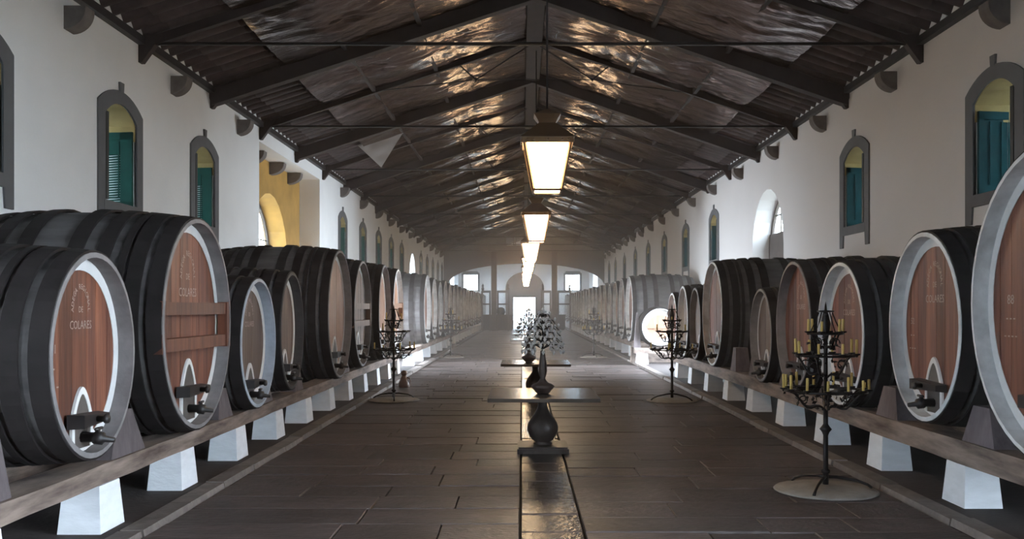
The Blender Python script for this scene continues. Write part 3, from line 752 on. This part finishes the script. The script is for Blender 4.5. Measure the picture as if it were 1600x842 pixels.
# beams, pedestals and chocks
post_me = MB().frustum((0,0), .155,.20,.130,.165, 0, 1).mesh('pedestal', 'white_post')
def row(side, y0, y1, first, step, bt, bb, where, xf):
    sg = -1 if side == 0 else 1; xc = xf+sg*.20
    sd = ('left','right')[side]
    b = MB(); n = max(6, int((y1-y0)/.5)); vs = []
    for i in range(n+1):
        y = y0+(y1-y0)*i/n; j = lambda: rnd.uniform(-.012,.012)
        vs += [(xc-.14+j(),y,bb),(xc+.14+j(),y,bb),(xc+.14+j(),y,bt+j()*.4),(xc-.14+j(),y,bt+j()*.4)]
    fs = [(i*4+k, i*4+(k+1)%4, (i+1)*4+(k+1)%4, (i+1)*4+k) for i in range(n) for k in range(4)] + [(0,1,2,3),(n*4+3,n*4+2,n*4+1,n*4)]
    o = b.add(vs, fs).build('bearer_beam', 'beam'); tag(o, 'long weathered timber beam carrying the %s %s casks' % (where, sd), 'beam')
    xr = xf+sg*1.86
    o = MB().box(xr-.12,xr+.12,y0,y1,.03,bt-.09).build('rear_bearer', 'beam'); tag(o, 'low rear bearer under the back of the %s %s casks' % (where, sd), 'beam')
    y = first; k = 0
    while y < y1-.1:
        o = link('pedestal', post_me, None, (xc+sg*-.02, y+.22, .03), None, (1,1,bb-.03))
        lab = ('white tapered pedestal under the %s front beam, %s from the viewer' % (sd, ORD[k]) if where == 'front' else
               'white pedestal under the far %s beam, %s past the gap' % (sd, ORD[k]) if k < 25 else 'white pedestal in the distance under the far %s beam' % sd)
        tag(o, lab, 'pedestal', 'white pedestals under the %s %s beam' % (where, sd))
        y += step; k += 1
row(0, 3.2, 22.9, 4.99, 1.58, BT_L, .37, 'front', FACE_L-.02)
row(1, 3.6, 22.2, 5.70, 1.72, BT_R, .37, 'front', FACE_R+.02)
row(0, 25.4, 76.5, 25.5, 2.25, BT_L, .37, 'far', FACE_L-.02)
row(1, 28.3, 76.5, 28.4, 2.25, BT_R, .37, 'far', FACE_R+.02)
def chock(side, y, w0, w1, h, bt, lab, grp=None):
    sg = -1 if side == 0 else 1; xf = FACE_L if side == 0 else FACE_R
    o = MB().frustum((0,0), .13, w0/2, .10, w1/2, 0, h).build('chock', 'chock'); o.location = (xf+sg*.24, y, bt)
    tag(o, lab, 'chock', 'wooden chocks between the casks')
for y, w0, w1, h, lab in ((5.35,.42,.26,.40,'grey wooden chock at the left edge beside the nearest left cask'),
        (7.22,.62,.26,.34,'grey wooden chock between the first and second left casks'),
        (9.58,.46,.20,.30,'grey wooden chock between the braced cask and the bluish-rimmed cask'),
        (11.18,.42,.16,.26,'grey wooden chock between the third and fourth left casks'),
        (12.75,.45,.22,.34,'grey wooden chock just past the narrow dark-rimmed cask'),
        (16.2,.55,.2,.3,'grey wooden chock between the fifth and sixth left casks')):
    chock(0, y, w0, w1, h, BT_L, lab)
for y, w0, w1, h, lab in ((7.36,.52,.26,.30,'grey wooden chock between the huge right cask and its neighbour'),
        (9.20,.54,.30,.30,'grey wooden chock between the second and third right casks'),
        (11.12,.46,.14,.24,'grey wooden chock between the third and fourth right casks'),
        (12.85,.42,.18,.26,'grey wooden chock left of the plain brown right cask'),
        (14.6,.40,.20,.40,'tall grey wooden chock past the small low right cask'),
        (15.9,.40,.20,.40,'tall grey wooden chock before the big right cask')):
    chock(1, y, w0, w1, h, BT_R, lab)

# small cask standing across in the right-hand gap, on its own beam
cb = MB().box(3.2,5.2,26.35,26.65,.34,.50).build('bearer_beam', 'beam'); tag(cb, 'short beam across the right gap under the little cask', 'beam')
cb2 = MB().box(3.2,5.2,27.2,27.5,.03,.50).build('rear_bearer', 'beam'); tag(cb2, 'low block behind the short beam under the little cask', 'beam')
for x, lab in ((3.42,'brightly lit white pedestal under the short beam in the right gap'),(4.95,'white pedestal at the wall end of the short beam')):
    o = link('pedestal', post_me, None, (x, 26.5, .03), None, (1.1,.8,.31)); tag(o, lab, 'pedestal')
o = empty('small_cask', (3.92, 26.3, 1.09), -PI/2); tag(o, 'little round cask with broad white ring facing down the nave', 'cask')
cask(o, .53, .53, 1.2, planks='plank_pale', chime='chime_white', door=False, tap=False, emblem=False, ring_w=.13)
MB().box(-.05,.0,-.42,.42,-.035,.035).build('brace_bar', 'plank_pale', o)
o = MB().frustum((0,0), .10,.10,.02,.02,0,1.0).build('wedge_board', 'chock'); o.location = (3.26, 26.9, .50)
o.location = (3.28, 26.5, .50); tag(o, 'tall pointed grey wedge standing beside the little cask', 'wedge')

# ------------------------------------------------------------------ lanterns
def lantern():
    r = empty('hanging_lantern'); tw, bw, h = .27, .165, .55     # origin: bottom centre
    for sx in (-1,1):
        for sy in (-1,1): MB().bar((sx*bw,sy*bw,0),(sx*tw,sy*tw,h),.028,.028).build('corner_bar', 'brass', r)
    b = MB()
    for sx in (-1,1):
        b.box(sx*bw-.014,sx*bw+.014,-bw,bw,-.012,.016); b.box(-bw,bw,sx*bw-.014,sx*bw+.014,-.012,.016)
    b.build('bottom_rail', 'brass', r)
    b = MB()
    for sx in (-1,1):
        b.box(sx*(tw+.01)-.02,sx*(tw+.01)+.02,-tw-.03,tw+.03,h-.01,h+.055); b.box(-tw-.03,tw+.03,sx*(tw+.01)-.02,sx*(tw+.01)+.02,h-.01,h+.055)
    tr = b.build('top_rail', 'brass', r)
    st = MB()
    for x in (-.24,-.17,0,.17,.24):
        for s_ in (-1,1):
            st.lathe([(.011,-.011),(.014,0),(.011,.011)],6,(x,s_*(tw+.034),h+.025)); st.lathe([(.011,-.011),(.014,0),(.011,.011)],6,(s_*(tw+.034),x,h+.025))
    st.build('rivets', 'brass', tr)
    for a_ in range(4):
        p = MB(); q = 0.006
        p.add([(-bw+.012,-bw+q,.016),(bw-.012,-bw+q,.016),(tw-.012,-tw+q,h-.01),(-tw+.012,-tw+q,h-.01),(-bw+.012,-bw+q+.006,.016),(bw-.012,-bw+q+.006,.016),(tw-.012,-tw+q+.006,h-.01),(-tw+.012,-tw+q+.006,h-.01)],
              [(0,1,2,3),(7,6,5,4),(0,4,5,1),(1,5,6,2),(2,6,7,3),(3,7,4,0)])
        o = p.build('pane', 'glow', r); o.rotation_euler = (0,0,a_*PI/2)
    MB().box(-bw+.016,bw-.016,-bw+.016,bw-.016,0,.006).build('bottom_pane', 'glow', r)
    MB().frustum((0,0),tw+.05,tw+.05,.10,.10,h+.055,h+.26).frustum((0,0),.10,.10,.12,.12,h+.26,h+.30).frustum((0,0),.12,.12,.16,.16,h+.30,h+.36).frustum((0,0),.16,.16,.02,.02,h+.36,h+.44).build('cap', 'brass', r)
    MB().tube([(0,0,h+.42),(0,0,RIDGE-3.05-.15)], .014, 6).build('hanging_rod', 'steel', r)
    return r
lan = lantern()
for i, y in enumerate((11.2, 19.8, 28.5, 37.2, 45.9, 54.6, 62.6)):
    o = lan if i == 0 else copy_tree(lan)
    o.location = (.30 if i < 2 else .26, y, 3.05)
    tag(o, ('largest and nearest glowing lantern hanging from the ridge' if i == 0 else '%s glowing lantern from the viewer along the ridge' % ORD[i] if i < 4 else 'tiny glowing lantern at the far end of the ridge line'), 'lantern', 'lanterns hanging along the ridge')

# ------------------------------------------------------------------ tables with urn pedestals
def table():
    r = empty('pedestal_table')
    MB().box(-.29,.29,-.29,.29,0,.055).box(-.275,.275,-.275,.275,.055,.075).build('base_slab', 'urn', r)
    MB().lathe([(.10,.075),(.11,.085),(.085,.10),(.12,.125),(.155,.17),(.175,.225),(.178,.27),(.165,.32),(.135,.37),(.09,.43),(.06,.49),(.052,.53),(.06,.57),(.085,.605),(.11,.62)],28).build('urn', 'urn', r)
    MB().box(-.61,.61,-.68,.68,.62,.66).build('table_top', 'tabletop', r)
    return r
tb = table()
for i, y in enumerate((10.7, 16.75, 28.8, 34.8)):
    o = tb if i == 0 else copy_tree(tb); o.location = (.235, y, .002)
    tag(o, ('nearest dark table on a round urn pedestal in mid-aisle','second table on an urn pedestal behind the nearest one','third urn-pedestal table beyond the lit patch of floor','farthest urn-pedestal table near the end of the aisle')[i], 'table', 'tables down the middle aisle')
def crystal_tree():
    r = empty('crystal_candelabrum')
    MB().lathe([(.06,0),(.09,.02),(.095,.035),(.12,.06),(.135,.085),(.11,.11),(.06,.13),(.035,.16),(.028,.18),(.04,.21),(.05,.26),(.045,.33),(.032,.42),(.026,.47),(.03,.49)],18).build('wooden_stem', 'turned', r)
    br = MB(); cr = MB(); q = random.Random(3)
    def drop(p, s):
        cr.lathe([(0.001,-1.6*s),(.7*s,-.5*s),(.75*s,0),(.3*s,.6*s),(0.001,.9*s)], 6, p, smooth=False, cap=False)
    br.tube([(0,0,.47),(0,0,.92)], [.014,.006], 6)
    for tier, (zz, rr, n) in enumerate(((.53,.235,12),(.60,.22,12),(.67,.21,11),(.74,.18,10),(.81,.14,8),(.88,.08,6))):
        for i in range(n):
            a_ = 2*PI*i/n+tier*.4; ca, sa = math.cos(a_), math.sin(a_)
            pts = [(0,0,zz-.02),(rr*.4*ca,rr*.4*sa,zz+.03),(rr*.8*ca,rr*.8*sa,zz+.03),(rr*ca,rr*sa,zz-.01)]
            br.tube(pts, .005, 4)
            drop((rr*ca,rr*sa,zz-.04), .024)
            if i % 2 == 0: drop((rr*ca*1.0,rr*sa*1.0,zz+.05), .019)
            drop((rr*.72*ca,rr*.72*sa,zz-.015), .015)
            drop((rr*.45*ca,rr*.45*sa,zz+.06), .014)
    drop((0,0,.96), .03)
    br.build('branches', 'iron', r); tag(cr.build('crystals', 'crystal', r, fix=False), kind='stuff')
    return r
ct = crystal_tree()
for i, (x, y) in enumerate(((.235,10.62),(.12,16.75))):
    o = ct if i == 0 else copy_tree(ct); o.location = (x, y, .662)
    tag(o, ('candelabrum of clear crystal drops on a turned stem on the nearest table','crystal candelabrum on the second table, hidden behind the first')[i], 'candelabrum')

# ------------------------------------------------------------------ iron floor candelabra
CUPS = []
for (zz, rr, n, off) in ((.92,.365,13,.1),(1.235,.265,8,.25),(1.43,.155,6,.0)):
    for i in range(n): CUPS.append((rr*math.cos(off+2*PI*i/n), rr*math.sin(off+2*PI*i/n), zz))
def candelabrum():
    r = empty('iron_candelabrum'); q = random.Random(5)
    MB().lathe([(.44,0),(.455,.008),(.44,.022),(.25,.045),(.06,.06),(.0,.062)],36).build('base_disc', 'disc', r)
    for k in range(3):
        a_ = PI/2+2*PI*k/3+.5; ca, sa = math.cos(a_), math.sin(a_)
        pts = [(0,0,.13),(.10*ca,.10*sa,.125),(.28*ca,.28*sa,.095),(.37*ca,.37*sa,.06),(.41*ca,.41*sa,.03)]
        MB().tube(pts, [.016,.016,.013,.012,.014], 6).build('leg', 'iron', r)
    MB().lathe([(.026,.06),(.026,.16),(.04,.165),(.04,.19),(.024,.20),(.022,.50),(.035,.53),(.055,.555),(.035,.58),(.022,.60),(.022,.72),(.038,.725),(.038,.745),(.020,.75),(.018,1.35),(.03,1.40),(.045,1.50),(.03,1.57),(.02,1.60),(.075,1.605),(.075,1.615),(.012,1.62),(.008,1.66),(.0,1.70)],12).build('stem', 'iron', r)
    for (zz, rr) in ((.90,.36),(1.215,.26),(1.41,.15)):
        MB().ring((0,0,zz), rr, .011).build('ring', 'iron', r)
    arms = MB()
    for (z0, zz, rr, n) in ((.74,.90,.36,6),(1.02,1.215,.26,5),(1.28,1.41,.15,4)):
        for i in range(n):
            a_ = 2*PI*i/n+.3; ca, sa = math.cos(a_), math.sin(a_)
            pts = []
            for t in range(9):
                u = t/8; rad_ = .02+(rr-.02)*u; pts.append((rad_*ca, rad_*sa, z0+(zz-z0)*u - .05*math.sin(PI*u)+.02*math.sin(3*PI*u)))
            arms.tube(pts, .010, 5)
            sp = []
            for t in range(12):
                u = t/11; ra = .06*(1-u*.8); th_ = u*5.5
                sp.append(((rr*.62+ra*math.cos(th_))*ca, (rr*.62+ra*math.cos(th_))*sa, zz-.09+ra*math.sin(th_)))
            arms.tube(sp, .006, 4)
    for i in range(5):
        a_ = 2*PI*i/5; arms.tube([(.06*math.cos(a_),.06*math.sin(a_),1.60),(.09*math.cos(a_),.09*math.sin(a_),1.52),(.14*math.cos(a_),.14*math.sin(a_),1.42)], .006, 4)
    arms.build('scroll_arms', 'iron', r)
    lf = MB()
    for i in range(90):
        t = q.choice(((.84,.30),(.98,.20),(1.12,.22),(1.18,.17),(1.33,.13),(.80,.18),(.90,.38)))
        a_ = q.uniform(0,2*PI); rr = t[1]*q.uniform(.5,1.08); p = Vector((rr*math.cos(a_), rr*math.sin(a_), t[0]+q.uniform(-.05,.05)))
        d = Vector((q.uniform(-1,1),q.uniform(-1,1),q.uniform(-.6,.9))).normalized(); s_ = d.cross(Vector((q.uniform(-1,1),q.uniform(-1,1),q.uniform(-1,1)))).normalized()
        n_ = d.cross(s_)*.003; L_ = q.uniform(.035,.06); w_ = L_*.32
        base = [p, p+d*L_*.4+s_*w_, p+d*L_, p+d*L_*.4-s_*w_]
        lf.add([v+n_ for v in base]+[v-n_ for v in base], [(0,1,2,3),(7,6,5,4),(0,4,5,1),(1,5,6,2),(2,6,7,3),(3,7,4,0)])
    tag(lf.build('iron_leaves', 'iron', r, fix=False), kind='stuff')
    cup = MB().lathe([(.012,-.02),(.016,-.005),(.034,.0),(.036,.012),(.02,.012)],8).mesh('drip_cup', 'iron')
    for p in CUPS: link('drip_cup', cup, r, (p[0],p[1],p[2]-.01))
    return r
cn = candelabrum()
candle_me = [MB().lathe([(.0125,0),(.0125,h-.006),(.010,h),(.002,h+.001)],8).mesh('candle', 'candle') for h in (.09,.11,.125,.05)]
where = [((2.72,8.32),'near right','nearest iron candelabrum with yellow candles standing on a pale disc at right'),
         ((-2.27,16.4),'left','iron candelabrum standing before the left casks beside the brown ornament'),
         ((2.63,16.3),'middle right','iron candelabrum standing before the right casks near the lit gap'),
         ((-2.35,30.5),'far left','far iron candelabrum against the far left casks'),
         ((2.35,30.5),'far right','far iron candelabrum against the far right casks')]
for i, ((x, y), nm, lab) in enumerate(where):
    o = cn if i == 0 else copy_tree(cn); o.location = (x, y, .004); o.rotation_euler = (0,0,i*.7)
    tag(o, lab, 'candelabrum', 'iron floor candelabra')
    for j, p in enumerate(CUPS):
        if i and j % 3: continue
        cs, sn = math.cos(i*.7), math.sin(i*.7)
        lean = rnd.uniform(-.03,.03)
        c_ = link('candle', candle_me[rnd.choice((0,1,1,2,2,3))], None, (x+p[0]*cs-p[1]*sn, y+p[0]*sn+p[1]*cs, p[2]+.001+.004), (lean, lean*.6, 0))
        tier = 'bottom' if j < 13 else 'middle' if j < 21 else 'top'
        tag(c_, 'yellow candle on the %s ring of the %s iron candelabrum' % (tier, nm), 'candle', 'candles on the %s ring, %s candelabrum' % (tier, nm))

# small ornament beside the left candelabrum, dry leaves on the lit floor
o = empty('floor_ornament', (-2.42, 19.0, .01)); tag(o, 'small pear-shaped brown ornament with a round head on the floor', 'ornament')
MB().lathe([(.10,0),(.115,.03),(.11,.09),(.085,.16),(.055,.22),(.04,.245)],16).build('body', 'ornament', o)
MB().lathe([(.035,.24),(.062,.265),(.07,.30),(.055,.335),(.0,.352)],14).build('head', 'ornament', o)
MB().tube([(.05,0,.20),(.11,0,.19),(.135,0,.13),(.10,0,.07)], .016, 6).build('handle', 'ornament', o)
b = MB()
for i in range(45):
    x, y, s_ = rnd.uniform(-2.3,.0), rnd.uniform(17.5,24), rnd.uniform(.012,.03); a_ = rnd.uniform(0,6)
    b.add([(x+s_*math.cos(a_),y+s_*math.sin(a_),.022),(x-s_*.4*math.sin(a_),y+s_*.4*math.cos(a_),.012),(x-s_*math.cos(a_),y-s_*math.sin(a_),.03),(x+s_*.4*math.sin(a_),y-s_*.4*math.cos(a_),.012),(x,y,.006)],
          [(0,1,2,3),(0,4,1),(1,4,2),(2,4,3),(3,4,0)])
tag(b.build('dry_leaf_litter', 'curb', None, fix=False), 'scattered dry leaf crumbs on the lit floor', 'leaf litter', kind='stuff')

# ------------------------------------------------------------------ thin haze added in place of lens glow, denser far off
hz = bpy.data.materials.new('added_haze'); hz.use_nodes = True
for n_ in list(hz.node_tree.nodes): hz.node_tree.nodes.remove(n_)
ho = hz.node_tree.nodes.new('ShaderNodeOutputMaterial'); hv = hz.node_tree.nodes.new('ShaderNodeVolumeScatter')
hv.inputs['Color'].default_value = (1.0,.86,.77,1); hv.inputs['Density'].default_value = 0.0048; hv.inputs['Anisotropy'].default_value = 0.25
tcn = hz.node_tree.nodes.new('ShaderNodeTexCoord'); sxy = hz.node_tree.nodes.new('ShaderNodeSeparateXYZ'); mrn = hz.node_tree.nodes.new('ShaderNodeMapRange')
mrn.inputs['From Min'].default_value = 4; mrn.inputs['From Max'].default_value = 34; mrn.inputs['To Min'].default_value = .0006; mrn.inputs['To Max'].default_value = .0075
hz.node_tree.links.new(tcn.outputs['Object'], sxy.inputs[0]); hz.node_tree.links.new(sxy.outputs['Y'], mrn.inputs['Value']); hz.node_tree.links.new(mrn.outputs[0], hv.inputs['Density'])
hz.node_tree.links.new(hv.outputs[0], ho.inputs['Volume'])
M['haze'] = hz
o = MB().box(XL-1.3, XR+.75, YB-.6, YE+.6, -.31, 8.0).build('haze', 'haze'); tag(o, 'added thin dusty haze filling the hall', 'haze', kind='stuff')
